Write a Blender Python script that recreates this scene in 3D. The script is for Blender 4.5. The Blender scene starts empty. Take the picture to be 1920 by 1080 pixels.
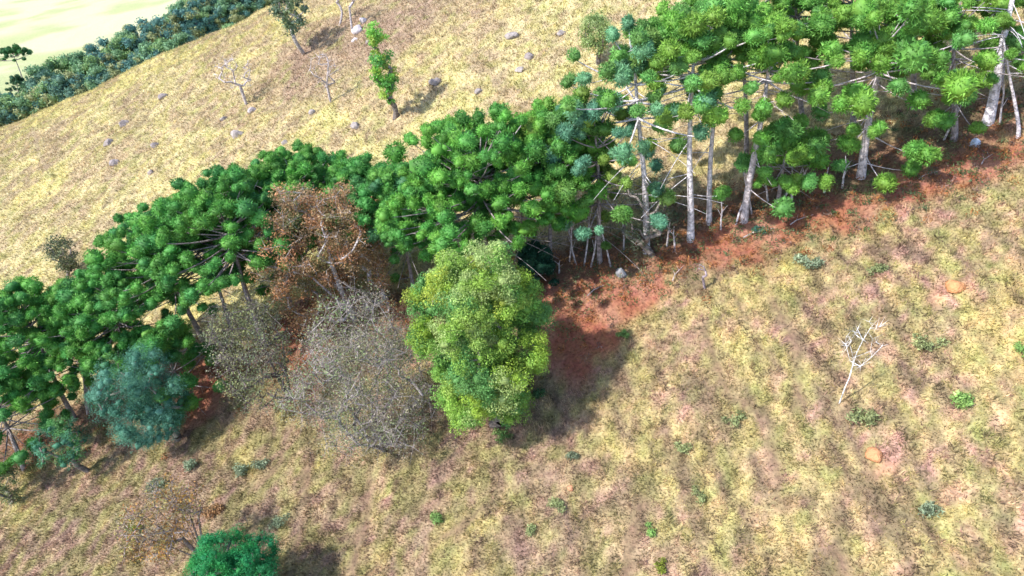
import bpy, math, random
import numpy as np
from mathutils import Vector, Matrix

random.seed(7)
rng = np.random.default_rng(7)
SC = bpy.context.scene
COL = SC.collection

# ------------------------------------------------------------------ camera
F_PX = 1270.0                      # focal length in pixels of the 1920 px wide photograph
PITCH, ROLL = 34.0, 7.4
CAM = np.array([0.0, 0.0, 40.0])
def _rx(a): c, s = math.cos(a), math.sin(a); return np.array([[1, 0, 0], [0, c, -s], [0, s, c]])
def _rz(a): c, s = math.cos(a), math.sin(a); return np.array([[c, -s, 0], [s, c, 0], [0, 0, 1]])
RC = _rx(math.radians(90 - PITCH)) @ _rz(math.radians(-ROLL))
cam_d = bpy.data.cameras.new('camera')
cam = bpy.data.objects.new('camera', cam_d)
COL.objects.link(cam)
cam_d.sensor_width = 36.0
cam_d.lens = 36.0 * F_PX / 1920.0
cam_d.clip_end = 5000.0
cam.matrix_world = Matrix.Translation(Vector(CAM)) @ Matrix(RC.tolist()).to_4x4()
SC.camera = cam

# ------------------------------------------------------------------ light
SUN_EL = math.radians(50.0)
SUN_AZ = math.radians(-114.0)       # compass angle from +Y towards +X of where the sun stands
w = bpy.data.worlds.new('World'); SC.world = w; w.use_nodes = True
nt = w.node_tree
bg = nt.nodes['Background']
sky = nt.nodes.new('ShaderNodeTexSky'); sky.sky_type = 'NISHITA'; sky.sun_disc = False
sky.sun_elevation = SUN_EL; sky.sun_rotation = SUN_AZ
nt.links.new(sky.outputs[0], bg.inputs[0]); bg.inputs[1].default_value = 0.15
sd = np.array([math.sin(SUN_AZ) * math.cos(SUN_EL), math.cos(SUN_AZ) * math.cos(SUN_EL), math.sin(SUN_EL)])
sun_d = bpy.data.lights.new('sun', 'SUN'); sun_d.energy = 2.8; sun_d.angle = math.radians(1.0); sun_d.color = (1.0, 0.965, 0.90)
sun = bpy.data.objects.new('sun', sun_d); COL.objects.link(sun)
sun.rotation_euler = Vector(sd).to_track_quat('Z', 'Y').to_euler()
SC.view_settings.view_transform = 'Standard'; SC.view_settings.look = 'None'
SC.view_settings.exposure = 1.13; SC.view_settings.gamma = 1.0

# ------------------------------------------------------------------ noise
def _hash(ix, iy, seed):
    n = (ix.astype(np.int64) * 374761393 + iy.astype(np.int64) * 668265263 + seed * 974711) & 0xffffffff
    n = ((n ^ (n >> 13)) * 1274126177) & 0xffffffff
    n = n ^ (n >> 16)
    return (n & 0xffff) / 65535.0
def vnoise(x, y, seed=0):
    x = np.asarray(x, float); y = np.asarray(y, float)
    xi = np.floor(x); yi = np.floor(y); fx = x - xi; fy = y - yi
    fx = fx * fx * (3 - 2 * fx); fy = fy * fy * (3 - 2 * fy)
    xi = xi.astype(np.int64); yi = yi.astype(np.int64)
    a = _hash(xi, yi, seed); b = _hash(xi + 1, yi, seed); c = _hash(xi, yi + 1, seed); d = _hash(xi + 1, yi + 1, seed)
    return a + (b - a) * fx + (c - a) * fy + (a - b - c + d) * fx * fy
def fbm(x, y, seed=0, oct=3):
    s = 0; a = 0.5; t = 0
    for k in range(oct):
        s = s + a * vnoise(x * 2 ** k + 17.3 * k, y * 2 ** k - 9.1 * k, seed + k); t += a; a *= 0.55
    return s / t
def sstep(a, b, x):
    t = np.clip((x - a) / (b - a), 0, 1); return t * t * (3 - 2 * t)

# ------------------------------------------------------------------ terrain as a height function
A_SL, B_SL, Z0 = 0.27, 0.19, 7.0
def base_plane(x, y): return Z0 + A_SL * x + B_SL * y
def ray(u, v):
    d = RC @ np.array([(u - 960) / F_PX, -(v - 540) / F_PX, -1.0]); return d / np.linalg.norm(d)
def _plane_hit(u, v):
    d = ray(u, v); t = (Z0 - CAM[2] + A_SL * CAM[0] + B_SL * CAM[1]) / (d[2] - A_SL * d[0] - B_SL * d[1])
    return (CAM + d * t)[:2]
P1, P2 = _plane_hit(0, 196), _plane_hit(490, -32)
RDIR = (P2 - P1) / np.linalg.norm(P2 - P1)
RNRM = np.array([-RDIR[1], RDIR[0]])            # points away from the camera
if RNRM @ (P1 - CAM[:2]) < 0: RNRM = -RNRM
def ridge_s(x, y): return (x - P1[0]) * RNRM[0] + (y - P1[1]) * RNRM[1]
def height(x, y):
    x = np.asarray(x, float); y = np.asarray(y, float)
    s = ridge_s(x, y)
    t = s + 4.0
    z = base_plane(x, y) - 0.75 * (np.sqrt(t * t + 81.0) + t) / 2
    # valley beyond the ridge and the pale hill that rises out of it
    far = -6.0 + 0.04 * np.clip(s - 60, 0, 900) + 6.0 * (fbm(x / 90, y / 90, 5, 2) - 0.5)
    k = 5.0
    m = np.maximum(z, far); z = m + k * np.log(np.exp((z - m) / k) + np.exp((far - m) / k))
    z = z + 1.3 * (fbm(x / 14, y / 14, 11, 3) - 0.5) + 0.35 * (vnoise(x / 2.1, y / 3.0, 21) - 0.5)
    return z
_ts = np.geomspace(6, 1500, 2600)
def ground_px(u, v):
    d = ray(u, v); p = CAM[None] + _ts[:, None] * d[None]
    df = p[:, 2] - height(p[:, 0], p[:, 1])
    i = int(np.argmax(df < 0))
    if i == 0: i = len(_ts) - 1
    t = _ts[i - 1] + (_ts[i] - _ts[i - 1]) * df[i - 1] / (df[i - 1] - df[i] + 1e-9)
    q = CAM + d * t
    return np.array([q[0], q[1], float(height(q[0], q[1]))])
def project(x, y, z):
    q = (np.stack([x, y, z], -1) - CAM) @ RC
    return 960 + F_PX * q[..., 0] / -q[..., 2], 540 - F_PX * q[..., 1] / -q[..., 2], -q[..., 2]
class Stand:
    """An upright sheet through a tree's foot: turns photo pixels into places at the tree's own distance."""
    def __init__(s, u, v):
        s.p = ground_px(u, v); n = np.array([s.p[0], s.p[1], 0.0]) - np.array([CAM[0], CAM[1], 0]); s.n = n / np.linalg.norm(n)
        s.d = float((s.p - CAM) @ -RC[:, 2]); s.m = s.d / F_PX
    def at(s, u, v, back=0.0):
        d = ray(u, v); t = ((s.p - CAM) @ s.n + back) / (d @ s.n); return CAM + d * t - s.p

# ------------------------------------------------------------------ ground colour (real cover: straw, dry pink grass, soil)
def poly_px(pts): return np.array([ground_px(*p)[:2] for p in pts])
def poly_dist(x, y, P):
    best = np.full(np.shape(x), 1e9)
    for a, b in zip(P[:-1], P[1:]):
        ab = b - a; L = ab @ ab
        t = np.clip(((x - a[0]) * ab[0] + (y - a[1]) * ab[1]) / L, 0, 1)
        best = np.minimum(best, np.hypot(x - a[0] - t * ab[0], y - a[1] - t * ab[1]))
    return best
STRIP = poly_px([(-250, 930), (0, 850), (150, 780), (390, 690), (560, 640), (660, 590), (930, 560), (1120, 480), (1300, 430), (1600, 320), (1850, 220), (2150, 120)])
ROAD = poly_px([(1040, 610), (1110, 560), (1200, 520), (1330, 455), (1480, 425), (1620, 385), (1740, 345), (1830, 315), (1920, 285), (2100, 230)])
BARE = [poly_px(p) for p in ([(1790, 318), (1960, 270)], [(1700, 350), (1850, 318)], [(1120, 590), (1220, 545)], [(1030, 560), (1060, 640)], [(1000, 580), (1040, 650), (1075, 690)], [(1080, 560), (1110, 640)], [(600, 640), (570, 720)], [(560, 590), (600, 650)], [(400, 690), (385, 760)])]
TRACKS = [poly_px(p) for p in (
    [(1318, 610), (1362, 742), (1438, 792), (1452, 870), (1462, 960)], [(545, 800), (525, 870), (489, 905), (478, 968), (474, 1040), (462, 1100)],
    [(575, 880), (560, 1000), (540, 1100)], [(700, 880), (690, 960), (655, 1090)], [(1200, 940), (1170, 1090)], [(1440, 560), (1490, 640), (1500, 760)],
    [(60, 240), (75, 290), (95, 330)], [(900, 960), (830, 1010)], [(1560, 940), (1580, 1080)])]
ORANGE = [ground_px(*p)[:2] for p in ((1755, 558), (1662, 872), (750, 830))]
C = lambda *a: np.array(a, float)
def mixc(a, b, t): return a + (b - a) * t[..., None]
def cover(x, y):
    """linear RGB of the ground cover, and how much grass grows (0..1)"""
    x = np.asarray(x, float); y = np.asarray(y, float)
    s = ridge_s(x, y); dst = np.hypot(x, y)
    side = poly_side(x, y)                                   # >0 beyond the tree strip
    n1 = fbm(x / 4.2, y / 6.5, 31, 4); n2 = fbm(x / 1.0, y / 1.8, 47, 3); n3 = fbm(x / 9, y / 12, 61, 3); n4 = vnoise(x / 0.32, y / 0.5, 71)
    p1 = fbm(x / 1.1, y / 1.9, 33, 4); p2 = fbm(x / .7, y / 1.1, 37, 3); p3 = fbm(x / .8, y / 1.1, 97, 3)
    near = np.broadcast_to(C(.54, .43, .17), x.shape + (3,)).copy()
    sk = x + .5 * np.sin(y / 4.3); sl = y
    st1 = fbm(sk / .40, sl / 2.6, 141, 3); st2 = fbm(sk / .2, sl / .8, 143, 2)
    pinky = sstep(.34, .58, .10 * sstep(2, 22, x) * sstep(40, 26, y) + .65 * n1 + .35 * fbm(x / 9, y / 11, 63, 2))
    near = mixc(near, C(.48, .275, .235), pinky * .65)
    near = mixc(near, C(.49, .285, .235), sstep(.47, .60, fbm(x / .6, y / .95, 37, 3)) * (.35 + .5 * pinky))
    near = mixc(near, C(.57, .48, .21), sstep(.48, .66, fbm(x / .5, y / .8, 49, 3)) * .55)
    near = mixc(near, C(.45, .41, .14), sstep(.48, .62, fbm(x / .55, y / .8, 83, 3)) * .6)
    near = mixc(near, C(.24, .23, .095), sstep(.54, .66, fbm(x / .45, y / .7, 97, 3)) * .55)
    near = mixc(near, C(.27, .33, .10), sstep(.60, .72, fbm(x / .7, y / .9, 103, 2)) * .35)
    near = mixc(near, C(.17, .115, .085), sstep(.54, .67, st1) * .7)
    lowl = sstep(46, 30, y + .25 * x + 6 * (n3 - .5)) * sstep(18, -6, x)   # browner, shrubbier towards the lower left
    near = mixc(near, mixc(np.broadcast_to(C(.32, .20, .165), near.shape), C(.26, .23, .10), sstep(.42, .6, p2)), lowl * sstep(.30, .56, .4 * n3 + .6 * p1) * .72)
    near = near * (0.50 + 0.50 * n4 + .46 * st2)[..., None]
    hill = np.broadcast_to(C(.63, .53, .28), x.shape + (3,)).copy()
    hill = mixc(hill, C(.62, .54, .23), sstep(.45, .60, n3) * .8)
    hill = mixc(hill, C(.48, .36, .22), sstep(.45, .60, .5 * fbm(x / 6, y / 9, 113, 4) + .5 * fbm(x / 2, y / 3, 117, 3)) * .8)
    hill = mixc(hill, C(.40, .30, .19), sstep(.50, .66, fbm(x / 1.0, y / 1.5, 119, 3)) * .6)
    hill = mixc(hill, C(.50, .45, .17), sstep(.52, .68, fbm(x / 1.2, y / 1.6, 123, 3)) * .6)
    top = ground_top; dt = np.hypot((x - top[0]) / 20, (y - top[1]) / 14)
    hill = mixc(hill, C(.36, .24, .18), sstep(1.3, .3, dt + .8 * (n1 - .5)) * .75)
    hill = mixc(hill, C(.40, .40, .14), sstep(.62, .75, n2) * .5)
    hill = hill * (0.66 + 0.52 * n4 + .14 * n3)[..., None]
    c = mixc(near, hill, sstep(-1.5, 2.0, side))
    vall = np.broadcast_to(C(.62, .60, .36), x.shape + (3,)).copy()
    vall = mixc(vall, C(.42, .46, .20), sstep(.48, .62, fbm(x / 32, y / 22, 131, 4)) * .8)
    c = mixc(c, vall, sstep(22, 45, s))
    grass = np.ones(x.shape)
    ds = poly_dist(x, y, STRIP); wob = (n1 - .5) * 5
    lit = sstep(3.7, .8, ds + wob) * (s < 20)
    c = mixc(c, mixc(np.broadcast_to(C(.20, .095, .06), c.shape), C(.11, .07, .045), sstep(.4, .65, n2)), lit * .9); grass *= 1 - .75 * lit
    dr = poly_dist(x, y, ROAD); red = .9 * sstep(1.5, .35, dr + (n1 - .5) * 3.4 + (p2 - .5) * 3.4 + 1.1 * sstep(14, 24, x) * (n2 > .5))
    for b in BARE: red = np.maximum(red, sstep(2.0, .8, poly_dist(x, y, b) + (n1 - .5) * 2.6))
    redc = mixc(np.broadcast_to(C(.30, .105, .06), c.shape), C(.38, .18, .12), sstep(.4, .7, n2))
    c = mixc(c, redc, red * .95); grass *= 1 - .8 * red
    for o in ORANGE:
        r = sstep(.85, .2, np.hypot((x - o[0]) * .8, y - o[1]) + (n2 - .5) * 1.0); c = mixc(c, C(.55, .30, .19), r * .8); grass *= 1 - .9 * r
    for T in TRACKS:
        r = sstep(.42, .12, poly_dist(x, y, T) + (n2 - .5) * .5); c = mixc(c, C(.17, .11, .07), r * .8); grass *= 1 - .85 * r
    return c, grass
def poly_side(x, y):
    i0, i1 = STRIP[0], STRIP[-1]; out = np.full(np.shape(x), 1e9); best = np.full(np.shape(x), 1e9)
    for a, b in zip(STRIP[:-1], STRIP[1:]):
        ab = b - a; t = np.clip(((x - a[0]) * ab[0] + (y - a[1]) * ab[1]) / (ab @ ab), 0, 1)
        dx = x - a[0] - t * ab[0]; dy = y - a[1] - t * ab[1]; d = np.hypot(dx, dy)
        sg = np.sign(ab[0] * dy - ab[1] * dx); m = d < best
        out = np.where(m, sg * d, out); best = np.minimum(best, d)
    return out
ground_top = ground_px(700, 70)[:2]

# ------------------------------------------------------------------ materials
def mat(name, rough=.8, nscale=3.0, namt=.35, trans=0.0, bump=0.0, bscale=8.0, hue=0.0):
    m = bpy.data.materials.new(name); m.use_nodes = True; t = m.node_tree; N = t.nodes; L = t.links
    p = N['Principled BSDF']; out = N['Material Output']
    at = N.new('ShaderNodeAttribute'); at.attribute_name = 'col'
    tc = N.new('ShaderNodeNewGeometry')
    no = N.new('ShaderNodeTexNoise'); no.inputs['Scale'].default_value = nscale; no.inputs['Detail'].default_value = 4
    L.new(tc.outputs['Position'], no.inputs['Vector'])
    mr = N.new('ShaderNodeMapRange'); mr.inputs[1].default_value = .3; mr.inputs[2].default_value = .7
    mr.inputs[3].default_value = 1 - namt; mr.inputs[4].default_value = 1 + namt
    L.new(no.outputs[0], mr.inputs[0])
    hs = N.new('ShaderNodeHueSaturation'); L.new(at.outputs['Color'], hs.inputs['Color']); L.new(mr.outputs[0], hs.inputs['Value'])
    if hue:
        n2 = N.new('ShaderNodeTexNoise'); n2.inputs['Scale'].default_value = nscale * .37; L.new(tc.outputs['Position'], n2.inputs['Vector'])
        m2 = N.new('ShaderNodeMapRange'); m2.inputs[1].default_value = .3; m2.inputs[2].default_value = .7; m2.inputs[3].default_value = .5 - hue; m2.inputs[4].default_value = .5 + hue
        L.new(n2.outputs[0], m2.inputs[0]); L.new(m2.outputs[0], hs.inputs['Hue'])
    L.new(hs.outputs[0], p.inputs['Base Color']); p.inputs['Roughness'].default_value = rough
    p.inputs['Specular IOR Level'].default_value = .25
    if bump:
        bn = N.new('ShaderNodeTexNoise'); bn.inputs['Scale'].default_value = bscale; bn.inputs['Detail'].default_value = 6; L.new(tc.outputs['Position'], bn.inputs['Vector'])
        bp = N.new('ShaderNodeBump'); bp.inputs['Strength'].default_value = bump; bp.inputs['Distance'].default_value = .15
        L.new(bn.outputs[0], bp.inputs['Height']); L.new(bp.outputs[0], p.inputs['Normal'])
    if trans:
        tr = N.new('ShaderNodeBsdfTranslucent'); L.new(hs.outputs[0], tr.inputs[0])
        mx = N.new('ShaderNodeMixShader'); mx.inputs[0].default_value = trans
        L.new(p.outputs[0], mx.inputs[1]); L.new(tr.outputs[0], mx.inputs[2]); L.new(mx.outputs[0], out.inputs[0])
    return m
M_GROUND = mat('ground_cover', .95, 5.0, .3, 0, .9, 5.0, .012)
M_GRASS = mat('dry_grass', .8, 2.0, .18, .35)
M_LEAF = mat('leaves', .55, 2.5, .25, .25, hue=.012)
M_BARK = mat('bark', .9, 5.0, .5, 0, .9, 9.0)
M_ROCK = mat('lichen_rock', .9, 3.0, .35, 0, .8, 5.0)
M_EARTH = mat('mound_earth', .95, 4.0, .15, 0, .8, 9.0)

# ------------------------------------------------------------------ mesh building
def make_mesh(name, v, f, c):
    me = bpy.data.meshes.new(name)
    v = np.ascontiguousarray(v, np.float32); f = np.ascontiguousarray(f, np.int32)
    me.vertices.add(len(v)); me.vertices.foreach_set('co', v.ravel())
    k = f.shape[1]
    me.loops.add(f.size); me.loops.foreach_set('vertex_index', f.ravel())
    me.polygons.add(len(f)); me.polygons.foreach_set('loop_start', np.arange(0, f.size, k, dtype=np.int32))
    me.update(calc_edges=True)
    a = me.color_attributes.new('col', 'FLOAT_COLOR', 'POINT')
    cc = np.ones((len(v), 4), np.float32); cc[:, :3] = c; a.data.foreach_set('color', cc.ravel())
    return me
def link(name, me, m, parent=None, smooth=False):
    o = bpy.data.objects.new(name, me); COL.objects.link(o); me.materials.append(m) if not me.materials else None
    if smooth: me.polygons.foreach_set('use_smooth', np.ones(len(me.polygons), bool))
    if parent: o.parent = parent
    return o
def unit(a): return a / (np.linalg.norm(a, axis=-1, keepdims=True) + 1e-9)
class MB:
    def __init__(s): s.v = []; s.f = []; s.c = []; s.n = 0
    def add(s, v, f, c):
        v = np.asarray(v, float); s.v.append(v); s.f.append(np.asarray(f) + s.n)
        s.c.append(np.broadcast_to(c, v.shape) if np.ndim(c) < 2 else c); s.n += len(v)
    def tube(s, pts, rad, n=5, col=(.3, .28, .26)):
        pts = np.asarray(pts, float); k = len(pts); rad = np.broadcast_to(rad, (k,))
        d = np.gradient(pts, axis=0); d = unit(d)
        ref = np.array([0.31, 0.87, 0.11]) if abs(d[0] @ unit(np.array([0.31, .87, .11]))) < .9 else np.array([1., 0, 0])
        a = unit(np.cross(d, ref)); b = np.cross(d, a)
        th = np.arange(n) * 2 * math.pi / n
        ring = pts[:, None] + rad[:, None, None] * (np.cos(th)[None, :, None] * a[:, None] + np.sin(th)[None, :, None] * b[:, None])
        v = ring.reshape(-1, 3); f = []
        i = np.arange(k - 1)[:, None] * n; j = np.arange(n)[None]; j2 = (j + 1) % n
        q0 = (i + j).ravel(); q1 = (i + j2).ravel(); q2 = (i + n + j2).ravel(); q3 = (i + n + j).ravel()
        f = np.concatenate([np.stack([q0, q1, q2], 1), np.stack([q0, q2, q3], 1)])
        s.add(v, f, col)
    def leaves(s, cen, R, n, size, col, var=.25, wid=.4, spread=.75, shell=.55, up=0.0, flat=1.0):
        """n small leaf faces spread through a ball (radius R, squashed by flat), each facing roughly outward"""
        d = unit(rng.normal(size=(n, 3))); d[:, 2] = np.where(rng.random(n) < up, np.abs(d[:, 2]), d[:, 2])
        r = R * (shell + (1 - shell) * rng.random(n) ** .6)
        t = unit(np.cross(d, unit(rng.normal(size=(n, 3)))))
        nn = unit(d + spread * rng.normal(size=(n, 3)) * .6)
        e = unit(t - nn * np.sum(t * nn, 1)[:, None] + 0.0); e = unit(e + d * .35); wv = unit(np.cross(nn, e))
        p = np.asarray(cen) + d * r[:, None] * np.array([1, 1, flat])
        L = size * (.6 + .8 * rng.random(n))[:, None]; W = L * wid
        v = np.stack([p - wv * W * .5, p + wv * W * .5, p + e * L], 1).reshape(-1, 3)
        cc = np.asarray(col) * (1 + var * rng.normal(size=(n, 1))).clip(.4, 1.8)
        s.add(v, np.arange(3 * n).reshape(-1, 3), np.repeat(cc, 3, 0))
    def obj(s, name, m, parent=None, smooth=False):
        if not s.v: return None
        return link(name, make_mesh(name, np.concatenate(s.v), np.concatenate(s.f), np.concatenate(s.c)), m, parent, smooth)
def ico(sub=1):
    import bmesh
    bm = bmesh.new(); bmesh.ops.create_icosphere(bm, subdivisions=sub, radius=1)
    v = np.array([q.co[:] for q in bm.verts]); f = np.array([[q.index for q in p.verts] for p in bm.faces]); bm.free(); return v, f
ICO1, ICO2, ICO3 = ico(1), ico(2), ico(3)
def thing(name, label, cat, loc, group=None):
    o = bpy.data.objects.new(name, None); COL.objects.link(o); o.location = [float(q) for q in loc]; o.empty_display_size = .3
    o['label'] = label; o['category'] = cat
    if group: o['group'] = group
    return o
def copy_thing(src, label, loc, rotz=0, scale=1.0, group=None):
    r = src.copy(); COL.objects.link(r); r.location = [float(q) for q in loc]; r.rotation_euler = (0, 0, rotz); r.scale = (scale,) * 3
    r['label'] = label
    if group: r['group'] = group
    for ch in list(src.children):
        c = ch.copy(); COL.objects.link(c); c.parent = r
    return r

# ------------------------------------------------------------------ ground sheet
def axis(parts):
    out = [np.array([parts[0][0]])]
    for a, b, n in parts: out.append(np.linspace(a, b, n + 1)[1:])
    return np.concatenate(out)
xs = axis([(-1400, -260, 30), (-260, -110, 80), (-110, 85, 440), (85, 260, 50), (260, 1400, 20)])
ys = axis([(-120, 4, 30), (4, 130, 300), (130, 210, 100), (210, 420, 60), (420, 1900, 40)])
X, Y = np.meshgrid(xs, ys); Zg = height(X, Y)
cc, gg = cover(X, Y)
cc = cc * (1 - .16 * gg)[..., None]
nx, ny = len(xs), len(ys)
ii = (np.arange(ny - 1)[:, None] * nx + np.arange(nx - 1)[None]).ravel()
g = link('ground', make_mesh('ground', np.stack([X, Y, Zg], -1).reshape(-1, 3), np.stack([ii, ii + 1, ii + nx + 1, ii + nx], 1), cc.reshape(-1, 3)), M_GROUND, smooth=True)
g['kind'] = 'structure'

# ------------------------------------------------------------------ grass: single blades, uncountable
def grass_patch(x0, x1, y0, y1, per_m2, blade, width, dmin, dmax, ridge_max):
    n = int((x1 - x0) * (y1 - y0) * per_m2)
    x = rng.uniform(x0, x1, n); y = rng.uniform(y0, y1, n); z = height(x, y)
    u, v, dep = project(x, y, z)
    k = (dep > dmin) & (dep < dmax) & (u > -260) & (u < 2180) & (v > -140) & (v < 1330) & (ridge_s(x, y) < ridge_max)
    x, y, z = x[k], y[k], z[k]
    c, gr = cover(x, y)
    k = rng.random(len(x)) < gr; x, y, z, c = x[k], y[k], z[k], c[k]; n = len(x)
    cl = fbm(x / .4, y / .5, 151, 2); L = blade * (.35 + 1.3 * cl ** 2) * (.7 + .6 * rng.random(n)); W = width * (.6 + .8 * rng.random(n))
    th = rng.uniform(0, 2 * math.pi, n)
    lean = np.stack([np.cos(th), np.sin(th), np.zeros(n)], 1) * (.35 + .5 * rng.random((n, 1))) + np.array([-.25, -.45, 0])
    e = unit(lean + np.array([0, 0, .8])); sv = np.stack([np.cos(th + 1.6), np.sin(th + 1.6), np.zeros(n)], 1)
    p = np.stack([x, y, z - .03], 1)
    vv = np.stack([p - sv * W[:, None] / 2, p + sv * W[:, None] / 2, p + e * L[:, None]], 1).reshape(-1, 3)
    c = c * (1 + .32 * rng.normal(size=(n, 1))).clip(.4, 1.8)
    cv = np.repeat(c, 3, 0)
    return vv, cv
GV, GC = [], []
for a in ((-75, 60, 8, 75, 170, .32, .06, 5, 62, 5), (-110, 80, 30, 150, 40, .42, .11, 62, 220, 12)):
    v_, c_ = grass_patch(*a); GV.append(v_); GC.append(c_)
GV = np.concatenate(GV); GC = np.concatenate(GC)
go = link('grass', make_mesh('grass', GV, np.arange(len(GV)).reshape(-1, 3), GC), M_GRASS); go['kind'] = 'stuff'
print('blades', len(GV) // 3)

# ------------------------------------------------------------------ araucaria: trunk, branches, round leaf tufts
def tuft(mb, cen, R, col, nleaf=150):
    col = np.asarray(col)
    R0 = R * rng.choice([.78, .92, 1.0, 1.1]); two = rng.random() < .45
    for k in range(2 if two else 1):
        R = R0 * (rng.uniform(.68, .85) if two else 1.0); sq = rng.uniform(.82, 1.15, 3) * np.array([1, 1, .92])
        c_ = cen + (unit(rng.normal(size=3)) * R * .5 * np.array([1, 1, .5]) if two else 0)
        f1 = rng.normal(size=(3, 3)); lob = 1 + .09 * np.sin(ICO2[0] @ f1.T * 2.2 + rng.uniform(0, 6, 3)).sum(1, keepdims=True)
        mb.add(ICO2[0] * R * .58 * sq * lob * (1 + .10 * rng.normal(size=(len(ICO2[0]), 1))) + c_, ICO2[1], col * (.85 + .25 * rng.random((len(ICO2[0]), 1))))
        n = int(nleaf * (3.0 if two else 4.0)); d = unit(rng.normal(size=(n, 3)) + np.array([0, 0, .2]))
        e = unit(d + .62 * rng.normal(size=(n, 3)) + np.array([0, 0, .10])); wv = unit(np.cross(e, rng.normal(size=(n, 3))))
        lob = 1 + .09 * np.sin(d @ f1.T * 2.2).sum(1, keepdims=True)
        p0 = d * R * (.48 + .22 * rng.random((n, 1))) * sq * lob; L = R * (.15 + .18 * rng.random((n, 1))); W = R * .045
        v = np.stack([p0 - wv * W, p0 + wv * W, p0 + e * L], 1).reshape(-1, 3) + c_
        mb.add(v, np.arange(3 * n).reshape(-1, 3), np.repeat(col * (1 + .26 * rng.normal(size=(n, 1))).clip(.45, 1.7), 3, 0))
def fluff(mb, cen, R, n, size, col, wid=.55, var=.2, core=True, flat=.85):
    """a leaf clump: a few overlapping sprays of small leaves"""
    col = np.asarray(col)
    if core: mb.add(ICO1[0] * R * .30 * (1 + .25 * rng.normal(size=(len(ICO1[0]), 1))) + cen, ICO1[1], col * .9)
    for k in range(5):
        o = unit(rng.normal(size=3) + np.array([0, 0, .3])) * R * .55
        mb.leaves(cen + o, R * rng.uniform(.45, .65), n // 5, size, col * rng.uniform(.85, 1.18), var, wid, .9, .35, .3, flat)
BARKC = C(.34, .29, .29)
def araucaria(label, foot, top, R, cols, nw=6, cf=.55, tr=.22, extra=(), tuft_r=.86, dens=1.0, group='araucarias in the tree belt', name='araucaria_tree', nb=6, sticks=4, bark=BARKC, cap=True, seed=None, nleaf=120, low=-4, dome=55):
    if nb >= 8 and foot[0] > 180: cf = max(cf, .68); low += 6; sticks += 4
    st = Stand(*foot); topv = st.at(*top) * (.89 if nb >= 8 else 1.0)
    rn = np.random.default_rng(abs(hash((foot, top))) % 99991 if seed is None else seed)
    H = np.linalg.norm(topv); ph = rn.uniform(0, 6)
    root = thing(name, label, 'conifer', st.p, group)
    ax = lambda f: topv * f + np.array([math.sin(f * 3 + ph), math.cos(f * 2.3 + ph), 0]) * .015 * H * math.sin(f * math.pi)
    fs = np.linspace(0, 1, 12); rad = .82 * tr * (1.1 - .75 * fs); rad[0] *= 1.2; rad[-1] *= .3
    tb = MB(); tp = np.array([ax(f) for f in fs]); tp[0, 2] -= .4; tb.tube(tp, rad, 8, bark); tb.obj('trunk', M_BARK, root, True)
    br = MB(); fo = MB(); cnt = 0; main = np.mean([C(*q) for q in cols], 0); mixk = .9 if cols is GT else .6
    def col():
        c0 = C(*cols[rn.integers(len(cols))]); return (c0 * mixk + main * (1 - mixk)) * rn.uniform(.8, 1.22)
    def branch(f0, tip, sag, r0):
        p0 = ax(f0); mid = p0 * .45 + tip * .55 + np.array([0, 0, -sag])
        t = np.linspace(0, 1, 6)[:, None]; pts = (1 - t) ** 2 * p0 + 2 * t * (1 - t) * mid + t * t * tip
        br.tube(pts, np.linspace(r0 * .75, r0 * .3, 6), 4, bark * rn.uniform(.85, 1.25)); return pts
    for i in range(nw if cap else 0):
        q = i / max(1, nw - 1); f = cf + (.95 - cf) * q; n = max(4, int(round(nb * (1 - .15 * q))))
        for b in range(n):
            az = (b + .5 * (i % 2) + rn.uniform(-.3, .3)) * 2 * math.pi / n
            L = R * (.95 - .5 * q ** 2.0) * rn.uniform(.78, 1.08); el = math.radians(low + (dome - low) * q ** 1.6 + rn.uniform(-6, 6))
            tip = ax(f) + L * np.array([math.cos(az) * math.cos(el), math.sin(az) * math.cos(el), math.sin(el)])
            pts = branch(f, tip, .09 * L, .028 * H ** .5)
            tuft(fo, tip + [0, 0, .2], tuft_r * rn.uniform(.72, 1.12), col(), nleaf); cnt += 1
            for s in range(rn.poisson(1.1 * dens)):
                t = rn.uniform(.62, .93); pp = pts[0] * (1 - t) + pts[-1] * t; pp = pts[min(5, int(round(t * 5)))]
                off = np.array([math.cos(az + 1.57), math.sin(az + 1.57), .25]) * rn.choice([-1, 1]) * rn.uniform(.7, 1.25) * tuft_r
                br.tube([pp, pp + off], [.025, .015], 3, bark); tuft(fo, pp + off, tuft_r * rn.uniform(.6, .95), col(), nleaf); cnt += 1
    if cap:
        for k in range(6):
            a = k * 1.05 + rn.uniform(0, .6); p = ax(1.0) + np.array([math.cos(a), math.sin(a), 0]) * tuft_r * 1.0 + [0, 0, rn.uniform(-.5, .2)]
            branch(.93, p, .1, .04); tuft(fo, p, tuft_r * rn.uniform(.8, 1.05), col(), nleaf)
        tuft(fo, ax(1.0), tuft_r, col(), nleaf)
    for e in extra:
        u, v = e[0], e[1]; bk = e[2] if len(e) > 2 else rn.uniform(-2.2, 1.2); sc = e[3] if len(e) > 3 else 1.0
        tip = st.at(u, v, bk); hd = np.hypot(tip[0] - ax(.5)[0], tip[1] - ax(.5)[1])
        f0 = np.clip((tip[2] + rn.uniform(-.1, .35) * hd) / topv[2], .12, .96)
        branch(f0, tip + [0, 0, -.2], .1 * hd, .055); tuft(fo, tip, tuft_r * rn.uniform(.75, 1.0) * sc, col(), int(nleaf * 1.2))
    for k in range(sticks):
        f = rn.uniform(cf * .45, cf) if cap else rn.uniform(.42, .99); az = rn.uniform(0, 6.28); L = R * rn.uniform(.45, 1.05)
        branch(f, ax(f) + L * np.array([math.cos(az), math.sin(az), rn.uniform(-.55, .1)]), -.08 * L, .04)
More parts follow.
